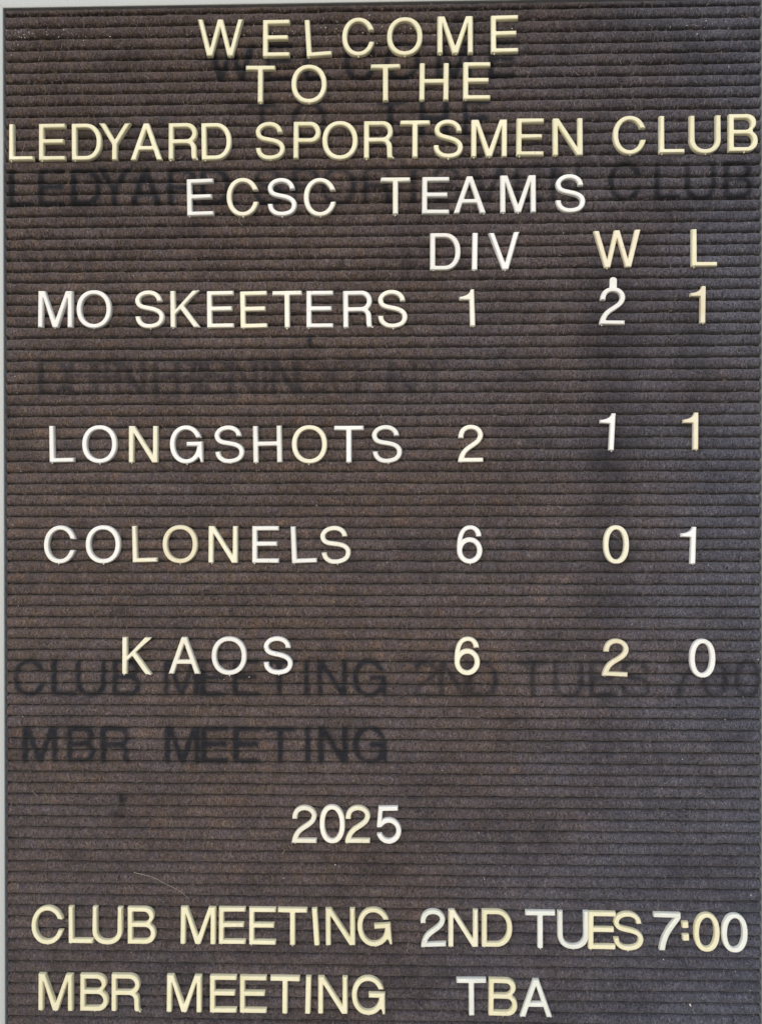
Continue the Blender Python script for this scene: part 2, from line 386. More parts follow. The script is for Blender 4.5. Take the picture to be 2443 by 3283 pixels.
FELT = felt_material()
PLASTIC = {
    'yellow':   plastic_material('plastic_aged_yellow', (0.84, 0.80, 0.59), (0.79, 0.755, 0.50)),
    'tan':      plastic_material('plastic_tan', (0.82, 0.77, 0.60), (0.77, 0.70, 0.49)),
    'ivory':    plastic_material('plastic_ivory', (0.86, 0.835, 0.68), (0.84, 0.80, 0.60)),
    'offwhite': plastic_material('plastic_off_white', (0.86, 0.85, 0.76), (0.84, 0.81, 0.67)),
    'white':    plastic_material('plastic_white', (0.87, 0.87, 0.85), (0.85, 0.85, 0.80)),
    'clear':    plastic_material('plastic_milky', (0.80, 0.82, 0.76), (0.74, 0.76, 0.70), 0.25),
}
def simple(name, rgb, rough, nscale, amt, bump=0.1, metallic=0.0):
    m, t, b = mat(name)
    geo = N(t, 'ShaderNodeNewGeometry')
    mp = N(t, 'ShaderNodeMapping'); t.links.new(geo.outputs['Position'], mp.inputs['Vector']); mp.inputs['Scale'].default_value = (1000,)*3
    n = N(t, 'ShaderNodeTexNoise'); t.links.new(mp.outputs[0], n.inputs['Vector'])
    n.inputs['Scale'].default_value = nscale; n.inputs['Detail'].default_value = 5
    a = tuple(v*(1-amt) for v in rgb) + (1,); c2 = tuple(min(1, v*(1+amt)) for v in rgb) + (1,)
    t.links.new(ramp(t, n.outputs['Fac'], 0.3, 0.7, a, c2), b.inputs['Base Color'])
    b.inputs['Roughness'].default_value = rough; b.inputs['Metallic'].default_value = metallic
    bp = N(t, 'ShaderNodeBump'); bp.inputs['Strength'].default_value = bump; bp.inputs['Distance'].default_value = 0.0002
    t.links.new(n.outputs['Fac'], bp.inputs['Height']); t.links.new(bp.outputs[0], b.inputs['Normal'])
    return m
FRAME = simple('painted_aluminium', (0.47, 0.50, 0.50), 0.38, 0.9, 0.05)
BACK = simple('black_backing', (0.016, 0.015, 0.018), 0.9, 1.5, 0.2)
DUST = simple('dust_white', (0.62, 0.60, 0.56), 0.9, 2.0, 0.25)
HAIRM = simple('pale_hair', (0.42, 0.38, 0.33), 0.6, 1.0, 0.1)
def fuzz_material():
    m, t, b = mat('felt_fibre')
    att = N(t, 'ShaderNodeAttribute', attribute_name='wear_tone')
    sep = N(t, 'ShaderNodeSeparateColor'); t.links.new(att.outputs['Color'], sep.inputs[0])
    c = mixc(t, sep.outputs[1], (0.13, 0.10, 0.085, 1), (0.36, 0.30, 0.27, 1))
    c = mixc(t, sep.outputs[0], c, (0.014, 0.016, 0.022, 1))
    t.links.new(c, b.inputs['Base Color']); b.inputs['Roughness'].default_value = 1.0
    b.inputs['Specular IOR Level'].default_value = 0.1
    return m
FUZZ = fuzz_material()

# ------------------------------------------------------------------ object helpers
def mesh_obj(name, verts, faces, m, parent=None, smooth=False):
    me = bpy.data.meshes.new(name); me.from_pydata([tuple(v) for v in verts], [], faces)
    me.materials.append(m); me.update()
    if smooth: me.shade_smooth()
    o = bpy.data.objects.new(name, me); col.objects.link(o)
    if parent: o.parent = parent
    return o

def grid_obj(name, P, m, parent=None, wear_tone=None, smooth=True):
    """P: (rows, cols, 3) points -> one quad sheet"""
    r, c = P.shape[:2]
    idx = np.arange(r*c).reshape(r, c)
    q = np.stack([idx[:-1, :-1], idx[:-1, 1:], idx[1:, 1:], idx[1:, :-1]], -1).reshape(-1, 4)
    me = bpy.data.meshes.new(name)
    me.vertices.add(r*c); me.vertices.foreach_set('co', P.reshape(-1).astype(np.float32))
    me.loops.add(q.size); me.loops.foreach_set('vertex_index', q.reshape(-1).astype(np.int32))
    me.polygons.add(len(q)); me.polygons.foreach_set('loop_start', (np.arange(len(q))*4).astype(np.int32))
    me.polygons.foreach_set('loop_total', np.full(len(q), 4, np.int32))
    me.update(calc_edges=True)
    if wear_tone is not None:
        a = me.attributes.new('wear_tone', 'FLOAT_COLOR', 'POINT'); a.data.foreach_set('color', wear_tone.reshape(-1).astype(np.float32))
    if smooth: me.polygons.foreach_set('use_smooth', np.ones(len(q), bool))
    me.materials.append(m); me.validate()
    o = bpy.data.objects.new(name, me); col.objects.link(o)
    if parent: o.parent = parent
    return o

# ------------------------------------------------------------------ glyph outlines (cap height = 1)
def ell(cx, cy, rx, ry, a0, a1, n=None, e=2.0):
    if n is None: n = max(6, int(abs(a1-a0)/9))
    out = []
    for i in range(n+1):
        a = math.radians(a0 + (a1-a0)*i/n); c, s = math.cos(a), math.sin(a)
        out.append((cx + rx*math.copysign(abs(c)**(2/e), c), cy + ry*math.copysign(abs(s)**(2/e), s)))
    return out

def crom(pts, n=4):
    P = [pts[0]] + list(pts) + [pts[-1]]; out = []
    for i in range(1, len(P)-2):
        p0, p1, p2, p3 = P[i-1], P[i], P[i+1], P[i+2]
        for k in range(n):
            u = k/n
            out.append(tuple(0.5*((2*p1[j]) + (-p0[j]+p2[j])*u + (2*p0[j]-5*p1[j]+4*p2[j]-p3[j])*u*u + (-p0[j]+3*p1[j]-3*p2[j]+p3[j])*u**3) for j in (0, 1)))
    out.append(tuple(pts[-1])); return out

def offset(path, h):
    L_, R_ = [], []
    for i, p in enumerate(path):
        a = path[max(0, i-1)]; b = path[min(len(path)-1, i+1)]
        dx, dy = b[0]-a[0], b[1]-a[1]; l = math.hypot(dx, dy)
        # strokes are a little thinner where they run level
        w = h*(1 - 0.10*abs(dx)/l)
        nx, ny = -dy/l*w, dx/l*w
        L_.append((p[0]+nx, p[1]+ny)); R_.append((p[0]-nx, p[1]-ny))
    return L_, R_

ST, BA = 0.147, 0.128     # stem and bar thickness
def ang_y(rx_, ry, dy, right=True):
    a = math.degrees(math.asin(max(-1, min(1, dy/ry)))); return a if right else 180-a

def glyphs():
    g = {}
    g['I'] = (.152, [[(0, 0), (0, 1), (.152, 1), (.152, 0)]])
    g['L'] = (.68, [[(0, 0), (0, 1), (ST, 1), (ST, BA), (.68, BA), (.68, 0)]])
    g['E'] = (.73, [[(0, 0), (0, 1), (.73, 1), (.73, 1-BA), (ST, 1-BA), (ST, .585), (.685, .585), (.685, .455), (ST, .455), (ST, BA), (.73, BA), (.73, 0)]])
    g['H'] = (.785, [[(0, 0), (0, 1), (ST, 1), (ST, .58), (.785-ST, .58), (.785-ST, 1), (.785, 1), (.785, 0), (.785-ST, 0), (.785-ST, .45), (ST, .45), (ST, 0)]])
    g['T'] = (.80, [[(0, 1), (.80, 1), (.80, .868), (.475, .868), (.475, 0), (.325, 0), (.325, .868), (0, .868)]])
    g['N'] = (.80, [[(0, 0), (0, 1), (.165, 1), (.655, .225), (.655, 1), (.80, 1), (.80, 0), (.64, 0), (.145, .78), (.145, 0)]])
    g['M'] = (.955, [[(0, 0), (0, 1), (.20, 1), (.478, .225), (.755, 1), (.955, 1), (.955, 0), (.81, 0), (.81, .79), (.553, 0), (.403, 0), (.145, .79), (.145, 0)]])
    g['W'] = (1.25, [[(0, 1), (.152, 1), (.352, .23), (.548, 1), (.702, 1), (.898, .23), (1.098, 1), (1.25, 1), (.978, 0), (.825, 0), (.625, .76), (.425, 0), (.272, 0)]])
    g['A'] = (.875, [[(0, 0), (.358, 1), (.517, 1), (.875, 0), (.715, 0), (.628, .268), (.247, .268), (.160, 0)], [(.292, .392), (.4375, .81), (.583, .392)]])
    g['V'] = (.84, [[(0, 1), (.16, 1), (.42, .195), (.68, 1), (.84, 1), (.50, 0), (.34, 0)]])
    g['Y'] = (.88, [[(0, 1), (.175, 1), (.44, .565), (.705, 1), (.88, 1), (.515, .425), (.515, 0), (.365, 0), (.365, .425)]])
    g['K'] = (.82, [[(0, 0), (0, 1), (ST, 1), (ST, .50), (.61, 1), (.805, 1), (.385, .59), (.82, 0), (.635, 0), (.28, .487), (ST, .358), (ST, 0)]])
    O = ell(.478, .5, .478, .52, 90, -270, 44, 2.15); g['O'] = (.956, [O[:-1], ell(.478, .5, .333, .392, 90, -270, 36, 2.15)[:-1]])
    g['0'] = (.685, [ell(.3425, .5, .3425, .518, 90, -270, 44, 2.25)[:-1], ell(.3425, .5, .198, .392, 90, -270, 36, 2.1)[:-1]])
    def arcC(rx, ry, yt, yb, e=2.1):
        at = math.degrees(math.asin((yt/ry)**(e/2))); ab = -math.degrees(math.asin((-yb/ry)**(e/2)))
        return at, 360+ab
    at, ab = arcC(.4425, .52, .17, -.12); o = ell(.4425, .5, .4425, .52, at, ab, 34, 2.1)
    at, ab = arcC(.297, .392, .17, -.12); i = ell(.4425, .5, .297, .392, at, ab, 28, 2.1)
    o = [(min(x, .872), y) if k not in (0, len(o)-1) else (x, y) for k, (x, y) in enumerate(o)]
    g['C'] = (.875, [o + i[::-1]])
    # D
    g['D'] = (.82, [[(0, 0), (0, 1)] + ell(.39, .5, .43, .5, 90, -90, 24, 2.15), [(ST, BA), (ST, 1-BA)] + ell(.39, .5, .283, .372, 90, -90, 20, 2.15)])
    g['D'] = (.82, [g['D'][1][0], g['D'][1][1]])
    g['P'] = (.735, [[(0, 0), (0, 1)] + ell(.45, .715, .285, .285, 90, -90, 20, 2.15) + [(ST, .43), (ST, 0)], [(ST, .56), (ST, .872)] + ell(.45, .716, .142, .156, 90, -90, 16)])
    leg_r = crom([(.665, .495), (.735, .42), (.762, .32), (.765, .2), (.768, .09), (.782, .035), (.815, 0)], 3)
    leg_l = crom([(.655, 0), (.628, .05), (.618, .14), (.615, .25), (.605, .345), (.57, .405), (.50, .432)], 3)
    g['R'] = (.815, [[(0, 0), (0, 1)] + ell(.49, .72, .29, .28, 90, -50, 18, 2.15) + leg_r[1:] + leg_l + [(ST, .432), (ST, 0)], [(ST, .562), (ST, .872)] + ell(.49, .717, .148, .155, 90, -90, 16)])
    up = ell(.455, .765, .275, .235, 90, -48, 16, 2.1); lo = ell(.485, .283, .288, .283, 57, -90, 20, 2.1)
    g['B'] = (.773, [[(0, 0), (0, 1)] + up + lo + [], [(ST, .585), (ST, .872)] + ell(.45, .7285, .135, .1435, 90, -90, 14), [(ST, BA), (ST, .458)] + ell(.48, .293, .148, .165, 90, -90, 14)])
    g['U'] = (.83, [[(0, 1), (ST, 1)] + ell(.415, .375, .268, .265, 180, 360, 22, 2.2) + [(.83-ST, 1), (.83, 1)] + ell(.415, .375, .415, .395, 0, -180, 30, 2.2)])
    S = crom([(.668, .70), (.652, .79), (.595, .873), (.50, .93), (.385, .952), (.26, .937), (.15, .883), (.082, .79), (.082, .70), (.125, .62), (.22, .568), (.36, .535), (.50, .502), (.62, .452), (.70, .375), (.722, .275), (.69, .17), (.61, .095), (.49, .057), (.375, .048), (.25, .068), (.15, .130), (.092, .215), (.074, .325)], 3)
    l, r = offset(S, .072); l[0] = (.595, .70); r[0] = (.742, .70); r[-1] = (.146, .325); l[-1] = (.0, .325)
    g['S'] = (.797, [l + r[::-1]])
    # G
    at, _ = arcC(.4425, .52, .17, -.12)
    go = ell(.4425, .5, .4425, .52, at, 318, 32, 2.1)
    ain, _ = arcC(.297, .392, .17, -.12)
    gi = ell(.4425, .5, .297, .392, 352, ain, 30, 2.1)
    g['G'] = (.90, [go + [(.805, .10), (.83, 0), (.90, 0), (.90, .575), (.45, .575), (.45, .445), (.745, .445)] + gi])
    # 2
    two = crom([(.088, .645), (.097, .755), (.15, .862), (.24, .925), (.35, .946), (.465, .925), (.56, .86), (.607, .76), (.595, .66), (.53, .56), (.41, .468), (.27, .375), (.165, .27), (.10, .15)], 3)
    l, r = offset(two, .073); l[0] = (.015, .645); r[0] = (.160, .645)
    l = [q for q in l if q[1] > .175]; r = [q for q in r if q[1] > .14]
    g['2'] = (.68, [l + [(.178, .128), (.68, .128), (.68, 0), (0, 0), (.008, .08)] + r[::-1]])
    o5 = ell(.335, .335, .338, .35, 120, -168, 40); i5 = ell(.335, .335, .195, .212, -164, 137, 34)
    g['5'] = (.675, [[(.07, 1), (.595, 1), (.595, .868), (.185, .868), (.158, .61)] + o5 + i5 + [(.135, .43), (.01, .43)]])
    six_o = crom([(.655, .715), (.652, .79), (.60, .905), (.50, .985), (.37, 1.018), (.22, .985), (.10, .87), (.03, .70), (.003, .50), (.0, .345)], 4)
    six_l = ell(.342, .34, .342, .358, 180, 486, 44)
    six_i = crom([(.142, .565), (.155, .66), (.19, .775), (.25, .86), (.35, .898), (.44, .875), (.495, .80), (.513, .715)], 4)
    g['6'] = (.684, [six_o[:-1] + six_l + six_i, ell(.342, .338, .195, .22, 90, -270, 32)[:-1]])
    g['1'] = (.41, [[(.265, 0), (.41, 0), (.41, 1), (.302, 1), (.29, .95), (.25, .89), (.17, .843), (.08, .818), (0, .81), (0, .71), (.265, .71)]])
    g['7'] = (.72, [[(0, 1), (.72, 1), (.72, .865)] + crom([(.66, .77), (.54, .60), (.42, .40), (.35, .20), (.315, 0)], 3) + [(.155, 0)] + crom([(.17, .14), (.235, .36), (.34, .57), (.46, .74), (.56, .868)], 3) + [(0, .868)]])
    g[':'] = (.175, [[(0, 0), (0, .175), (.175, .175), (.175, 0)], [(0, .335), (0, .51), (.175, .51), (.175, .335)]])
    return g

def area(p): return 0.5*sum(p[i][0]*p[(i+1) % len(p)][1] - p[(i+1) % len(p)][0]*p[i][1] for i in range(len(p)))
def clean(p):
    q = []
    for v in p:
        if not q or math.hypot(v[0]-q[-1][0], v[1]-q[-1][1]) > 1e-3: q.append(v)
    if math.hypot(q[0][0]-q[-1][0], q[0][1]-q[-1][1]) < 1e-3: q.pop()
    return q
def fillet(p, r=.016):
    out = []; n = len(p)
    for i in range(n):
        a, b, c = p[i-1], p[i], p[(i+1) % n]
        u = (a[0]-b[0], a[1]-b[1]); v = (c[0]-b[0], c[1]-b[1]); lu, lv = math.hypot(*u), math.hypot(*v)
        cs = (u[0]*v[0]+u[1]*v[1])/(lu*lv)
        if cs > -0.80:
            rr = min(r, lu*.4, lv*.4); A = (b[0]+u[0]/lu*rr, b[1]+u[1]/lu*rr); B = (b[0]+v[0]/lv*rr, b[1]+v[1]/lv*rr)
            out += [A, (.25*A[0]+.5*b[0]+.25*B[0], .25*A[1]+.5*b[1]+.25*B[1]), B]
        else: out.append(b)
    return out
def inset(p, dlt, sign):
    """move each vertex towards the inside of the plastic (sign +1: outer loop, CCW)"""
    out = []; n = len(p)
    for i in range(n):
        a, b, c = p[i-1], p[i], p[(i+1) % n]
        d1 = (b[0]-a[0], b[1]-a[1]); d2 = (c[0]-b[0], c[1]-b[1]); l1, l2 = math.hypot(*d1), math.hypot(*d2)
        n1 = (-d1[1]/l1, d1[0]/l1); n2 = (-d2[1]/l2, d2[0]/l2)
        mx, my = n1[0]+n2[0], n1[1]+n2[1]; ml = math.hypot(mx, my) or 1; mx /= ml; my /= ml
        k = min(2.2, 1/max(.2, mx*n1[0]+my*n1[1]))
        out.append((b[0]+mx*dlt*k*sign, b[1]+my*dlt*k*sign))
    return out

CAP = 21.0
RINGS = ((-0.6, 0.003), (0.0, -0.001), (1.30, 0.006), (1.78, 0.015), (2.0, 0.030))   # height in mm, inset in cap heights
GL = {}
for ch, (w, loops) in glyphs().items():
    nl = []
    for k, lp in enumerate(loops):
        lp = clean(lp)
        hole = k > 0 and ch != ':'
        if (area(lp) < 0) != hole: lp = lp[::-1]
        nl.append(fillet(lp))
    GL[ch] = (w, nl)

def glyph_mesh(ch):
    w, loops = GL[ch]
    xs = [p[0] for l in loops for p in l]; ys = [p[1] for l in loops for p in l]
    cx, cy = (min(xs)+max(xs))/2, (min(ys)+max(ys))/2
    groups = [[l] for l in loops] if ch == ':' else [loops]
    V, F = [], []
    for grp in groups:
        ends = []
        for lp in grp:
            n = len(lp); base = len(V)
            for (h, ins) in RINGS:
                for q in inset(lp, ins, 1): V.append(((q[0]-cx)*CAP*MM, -h*MM, (q[1]-cy)*CAP*MM))
            for r in range(len(RINGS)-1):
                for i in range(n):
                    j = (i+1) % n
                    F.append((base+r*n+i, base+r*n+j, base+(r+1)*n+j, base+(r+1)*n+i))
            ends.append((base, n))
        for ring, flip in ((len(RINGS)-1, False), (0, True)):
            polys, idx = [], []
            for (b0, n) in ends:
                ids = list(range(b0+ring*n, b0+ring*n+n)); idx += ids
                polys.append([Vector((V[i][0], V[i][2], 0)) for i in ids])
            for tri in geometry.tessellate_polygon(polys):
                t_ = [idx[k] for k in tri]
                a, b, c = (V[i] for i in t_)
                ar = (b[0]-a[0])*(c[2]-a[2]) - (c[0]-a[0])*(b[2]-a[2])
                if (ar < 0) != flip: t_ = t_[::-1]
                F.append(tuple(t_))
    me = bpy.data.meshes.new('plastic_letter'); me.from_pydata(V, [], F); me.materials.append(PLASTIC['white']); me.update()
    return me, cx, cy

# ------------------------------------------------------------------ wear map of the felt: what the sun did not fade, then painted light tones
GX0, GY0, CELL = -2.0, -605.0, 0.3
NX, NY = int(432/CELL), int(612/CELL)
wear_tone = np.zeros((NY, NX), np.float32)
def stamp(ch, X, Y, st):
    w, loops = GL[ch]
    xs = [p[0] for l in loops for p in l]; cx = (min(xs)+max(xs))/2
    x0 = int((X - .7*CAP - GX0)/CELL); x1 = int((X + .7*CAP - GX0)/CELL); y0 = int((Y - .6*CAP - GY0)/CELL); y1 = int((Y + .6*CAP - GY0)/CELL)
    x0, y0 = max(0, x0), max(0, y0); x1, y1 = min(NX, x1), min(NY, y1)
    gx, gy = np.meshgrid((np.arange(x0, x1)*CELL + GX0 - X)/CAP + cx, (np.arange(y0, y1)*CELL + GY0 - Y)/CAP + .5)
    ins = np.zeros(gx.shape, bool)
    for lp in loops:
        for i in range(len(lp)):
            a, b = lp[i-1], lp[i]
            if a[1] == b[1]: continue
            cond = (a[1] > gy) != (b[1] > gy)
            ins ^= cond & (gx < (b[0]-a[0])*(gy-a[1])/(b[1]-a[1]) + a[0])
    sub = wear_tone[y0:y1, x0:x1]; np.maximum(sub, ins*st, out=sub)
for g_ in GHOSTS: stamp(*g_)
def blur(a, s):
    k = np.exp(-0.5*(np.arange(-int(3*s), int(3*s)+1)/s)**2); k /= k.sum()
    for ax in (0, 1):
        a = sum(np.roll(a, i-len(k)//2, ax)*k[i] for i in range(len(k)))
    return a
wear_tone = np.clip(blur(wear_tone, 0.62/CELL)*1.2, 0, 1)
def vnoise(sx, sy, amp=1.0):
    """smooth value noise over the map, cells of sx * sy mm"""
    nx, ny = int(NX*CELL/sx)+3, int(NY*CELL/sy)+3
    L_ = RNG.random((ny, nx)); u = np.arange(NX)*CELL/sx; v = np.arange(NY)*CELL/sy
    iu, iv = u.astype(int), v.astype(int); fu, fv = u-iu, v-iv; fu = fu*fu*(3-2*fu); fv = (fv*fv*(3-2*fv))[:, None]
    a = L_[iv][:, iu]*(1-fu) + L_[iv][:, iu+1]*fu; b = L_[iv+1][:, iu]*(1-fu) + L_[iv+1][:, iu+1]*fu
    return (a*(1-fv) + b*fv)*amp
patchy = 0.45*vnoise(7, 5) + 0.30*vnoise(2.6, 2.2) + 0.25*vnoise(1.1, 1.3)
wear_tone = np.clip(wear_tone*(0.55 + 1.0*patchy), 0, 1)
XX = np.arange(NX)*CELL + GX0; YY = (np.arange(NY)*CELL + GY0)[:, None]
for (x, y, wx, wy, st) in BLOTS:
    big = min(wx, wy) > 8
    n_ = (0.25 + 1.5*patchy)
    wear_tone = np.maximum(wear_tone, 0) + (1-np.clip(wear_tone, 0, 1))*st*n_*np.exp(-(np.abs((XX-x)/wx)**(2 if big else 3)) - np.abs((YY-y)/wy)**(4 if big else 3))*(0.95 if big else 0.9)
mott = 0.4*vnoise(38, 20) + 0.35*vnoise(11, 7) + 0.25*vnoise(3, 3)
wear_tone += np.clip(mott-0.56, 0, 1)*1.1
wear_tone = np.clip(wear_tone, 0, 0.93)
# sky sheen painted into the wool as bluer grey towards right and foot
sheen_map = np.clip((XX-190)/240, 0, 1)**1.3*0.85 + 0*YY + 0.35*(vnoise(45, 30)-.5) + 0.35*np.clip((-380-YY)/200, 0, 1)
sheen_map = np.clip(sheen_map, 0, 1)
# dimmer light painted as darker wool at head and foot, plus random mottling
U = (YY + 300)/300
dim_mottle = 0.5*(1.06 - 0.24*np.clip(np.abs(U), 0, 1)**2.2) + 0*XX + 0.16*(vnoise(24, 12)-.5) + 0.12*(vnoise(6, 5)-.5)
def sample(mp_, x, y):
    fx = np.clip((x-GX0)/CELL, 0, NX-2); fy = np.clip((y-GY0)/CELL, 0, NY-2)
    ix, iy = fx.astype(int), fy.astype(int); ax, ay = fx-ix, fy-iy
    return (mp_[iy, ix]*(1-ax)+mp_[iy, ix+1]*ax)*(1-ay) + (mp_[iy+1, ix]*(1-ax)+mp_[iy+1, ix+1]*ax)*ay

def n1(x, step, seed):
    r = np.random.default_rng(seed); L_ = r.random(int(460/step)+4)-.5
    u = (x+5)/step; i = u.astype(int); f = u-i; f = f*f*(3-2*f)
    return L_[i]*(1-f) + L_[i+1]*f

# ------------------------------------------------------------------ the letter board
board = bpy.data.objects.new('letter_board', None); col.objects.link(board); board.location = W3(213, -600)
board['label'] = 'brown grooved felt letter board in a pale grey frame, carrying all the plastic letters'
board['category'] = 'letter board'
def child(o):
    o.parent = board; o.matrix_parent_inverse = Matrix.Translation(-board.location); return o

XL, XR = 0.9, 425.4
xs = np.arange(XL, XR+.4, 0.72)
# profile of one rib across its height: (fraction of the height, depth in mm)
prof = [(0.0, -3.2), (0.03, -2.3), (0.062, -1.6), (0.105, -0.92), (0.185, -0.42), (0.31, -0.12), (0.5, 0.03), (0.69, -0.08), (0.81, -0.38), (0.885, -0.95), (0.932, -1.75), (0.97, -2.3), (1.0, -3.2)]
tops = [GROOVES[0] + 3.3] + GROOVES
for k in range(len(tops)-1):
    yt, yb = tops[k], tops[k+1]
    if k == 0: yb, yt = GROOVES[0], GROOVES[0] + 3.4
    jt = 0.30*n1(xs, 9, 1000+k) + 0.50*n1(xs, 1.9, 2000+k) + 0.9*n1(xs, 70, 3000+k)*0.4
    jb = 0.30*n1(xs, 9, 1001+k) + 0.50*n1(xs, 1.9, 5001+k) + 0.9*n1(xs, 70, 3001+k)*0.4
    P_ = np.zeros((len(prof), len(xs), 3)); wr = np.ones((len(prof), len(xs), 4))
    lift = 0.25*n1(xs, 15, 6000+k) + 0.16*n1(xs, 3, 7000+k)
    for r, (f, h) in enumerate(prof):
        top = yt + jt - 0.21; bot = yb + jb + 0.16
        y = bot + (top-bot)*f + 0.14*n1(xs, 1.6, 8000+k*20+r)
        P_[r, :, 0] = xs*MM; P_[r, :, 2] = Z0 + y*MM
        P_[r, :, 1] = -(h + lift + 0.12*n1(xs, 1.9, 9000+k*20+r))*MM
        wr[r, :, 0] = sample(wear_tone, xs, y); wr[r, :, 1] = sample(sheen_map, xs, y); wr[r, :, 2] = sample(dim_mottle, xs, y)  # red: real wear; green: painted sheen; blue: painted dimming and mottle
    child(grid_obj('felt_rib', P_, FELT, wear_tone=wr))

def box_ring(name, pts_in, pts_out, m):
    """a frame bar: quad outline given by four corner points per level"""
backv = [W3(-6, 10, -3.3), W3(432, 10, -3.3), W3(432, -606, -3.3), W3(-6, -606, -3.3), W3(-6, 10, -6), W3(432, 10, -6), W3(432, -606, -6), W3(-6, -606, -6)]
child(mesh_obj('backing_board', backv, [(0, 3, 2, 1), (4, 5, 6, 7), (0, 1, 5, 4), (1, 2, 6, 5), (2, 3, 7, 6), (3, 0, 4, 7)], BACK))

# frame bars: the section is swept along each side and mitred at the corners
IN = dict(l=-0.15, r=426.55, t=3.9, b=-598.0)
SEC = [(0.0, -5.5), (0.0, 0.55), (0.22, 0.85), (0.5, 0.95), (1.7, 1.15), (25.0, 1.4), (26.0, 0.6), (26.0, -12.0), (6.0, -12.0)]
def frame_bar(name, side):
    def pt(o, end):
        l, r, t_, b_ = IN['l']-o, IN['r']+o, IN['t']+o, IN['b']-o
        return {'top': ((l, t_), (r, t_)), 'bottom': ((r, b_), (l, b_)), 'left': ((l, b_), (l, t_)), 'right': ((r, t_), (r, b_))}[side][end]
    V, F = [], []; n = len(SEC)
    for end in (0, 1):
        for (o, h) in SEC:
            x, y = pt(o, end); e_ = 0.06 if end == 0 else -0.06
            if side in ('top', 'bottom'): x += e_*(1 if side == 'top' else -1)
            else: y += e_*(1 if side == 'left' else -1)
            V.append(W3(x, y, h))
    for i in range(n):
        j = (i+1) % n; F.append((i, j, n+j, n+i))
    F += [tuple(range(n))[::-1], tuple(range(n, 2*n))]
    return child(mesh_obj(name, V, F, FRAME))
frame_bar('frame_rail', 'top'); frame_bar('frame_rail', 'bottom'); frame_bar('frame_stile', 'left'); frame_bar('frame_stile', 'right')

# loose wool standing off the ribs
nf = 60000
V = np.zeros((nf*6, 3)); Fq = []
fx = RNG.random(nf)*424+.9; fy = 3 - RNG.random(nf)*594
ang = np.where(RNG.random(nf) < .5, 1, -1)*(0.35 + 0.5*RNG.standard_normal(nf)) + math.pi/2
ln = 0.45 + 0.9*RNG.random(nf)**2; wd = 0.035 + 0.06*RNG.random(nf); bend = RNG.standard_normal(nf)*0.7
hh = 0.10 + 0.35*RNG.random(nf)
pos = np.stack([fx, fy], 1); dv = np.stack([np.cos(ang), np.sin(ang)], 1); dw = np.stack([np.cos(ang+bend), np.sin(ang+bend)], 1)
nv = np.stack([-dv[:, 1], dv[:, 0]], 1); nw = np.stack([-dw[:, 1], dw[:, 0]], 1)
stn = [(pos, nv, wd, hh*0-.05), (pos + dv*ln[:, None], (nv+nw)/2, wd*.9, hh), (pos + dv*ln[:, None] + dw*ln[:, None], nw, wd*.3, hh*1.3)]
for s_, (c_, n_, w_, h_) in enumerate(stn):
    for q, sg in enumerate((-1, 1)):
        a = c_ + n_*(w_*sg)[:, None]
        V[s_*2+q::6, 0] = a[:, 0]*MM; V[s_*2+q::6, 2] = Z0 + a[:, 1]*MM; V[s_*2+q::6, 1] = -h_*MM
b6 = np.arange(nf)*6
q_ = np.concatenate([np.stack([b6, b6+1, b6+3, b6+2], 1), np.stack([b6+2, b6+3, b6+5, b6+4], 1)])
me = bpy.data.meshes.new('felt_fuzz'); me.vertices.add(len(V)); me.vertices.foreach_set('co', V.reshape(-1).astype(np.float32))
me.loops.add(q_.size); me.loops.foreach_set('vertex_index', q_.reshape(-1).astype(np.int32))
me.polygons.add(len(q_)); me.polygons.foreach_set('loop_start', (np.arange(len(q_))*4).astype(np.int32)); me.polygons.foreach_set('loop_total', np.full(len(q_), 4, np.int32))
me.update(calc_edges=True); me.materials.append(FUZZ)
fw = np.ones((nf, 6, 4)); fw[:, :, 0] = np.clip(sample(wear_tone, fx, fy)*1.3, 0, 1)[:, None]; fw[:, :, 1] = (RNG.random(nf)**1.6)[:, None]
me.attributes.new('wear_tone', 'FLOAT_COLOR', 'POINT').data.foreach_set('color', fw.reshape(-1).astype(np.float32))
fz = bpy.data.objects.new('felt_fuzz', me); col.objects.link(fz); child(fz); fz['kind'] = 'stuff'

# ------------------------------------------------------------------ the letters
ORD = ['first', 'second', 'third', 'fourth', 'fifth', 'sixth', 'seventh', 'eighth', 'ninth']
WORDS = {'WELCOME': 'the word WELCOME at the top', 'TO': 'the word TO in the second line', 'THE': 'the word THE in the second line',
         'LEDYARD': 'the word LEDYARD in the third line', 'SPORTSMEN': 'the word SPORTSMEN in the third line', 'CLUB': 'the upper word CLUB, after SPORTSMEN',
         'ECSC': 'the word ECSC in the fourth line', 'TEAMS': 'the word TEAMS in the fourth line', 'DIV': 'the word DIV heading a column',
         'W': 'the wins column', 'L': 'the losses column', 'MO': 'the word MO at the left', 'SKEETERS': 'the word SKEETERS',
         'LONGSHOTS': 'the word LONGSHOTS', 'COLONELS': 'the word COLONELS', 'KAOS': 'the word KAOS', '2025': 'the year 2025',
         'CLUB2': 'the lower word CLUB, before MEETING', 'MEETING': 'the upper word MEETING, after CLUB', '2ND': 'the word 2ND in the meeting line',
         'TUES': 'the word TUES in the meeting line', '7:00': 'the time 7:00', 'MBR': 'the word MBR in the bottom line',
         'MEETING2': 'the lower word MEETING, after MBR', 'TBA': 'the word TBA in the bottom line'}
TEAM = {'1': 'MO SKEETERS', '2': 'LONGSHOTS', '3': 'COLONELS', '4': 'KAOS'}
COLN = {'d': 'the DIV column', 'w': 'the W column', 'l': 'the L column'}
CNAME = {'yellow': 'pale yellow', 'tan': 'dull tan-yellow', 'ivory': 'ivory', 'offwhite': 'off-white', 'white': 'white', 'clear': 'milky greenish-white'}
CLEN = {k: len(k) for k in WORDS}
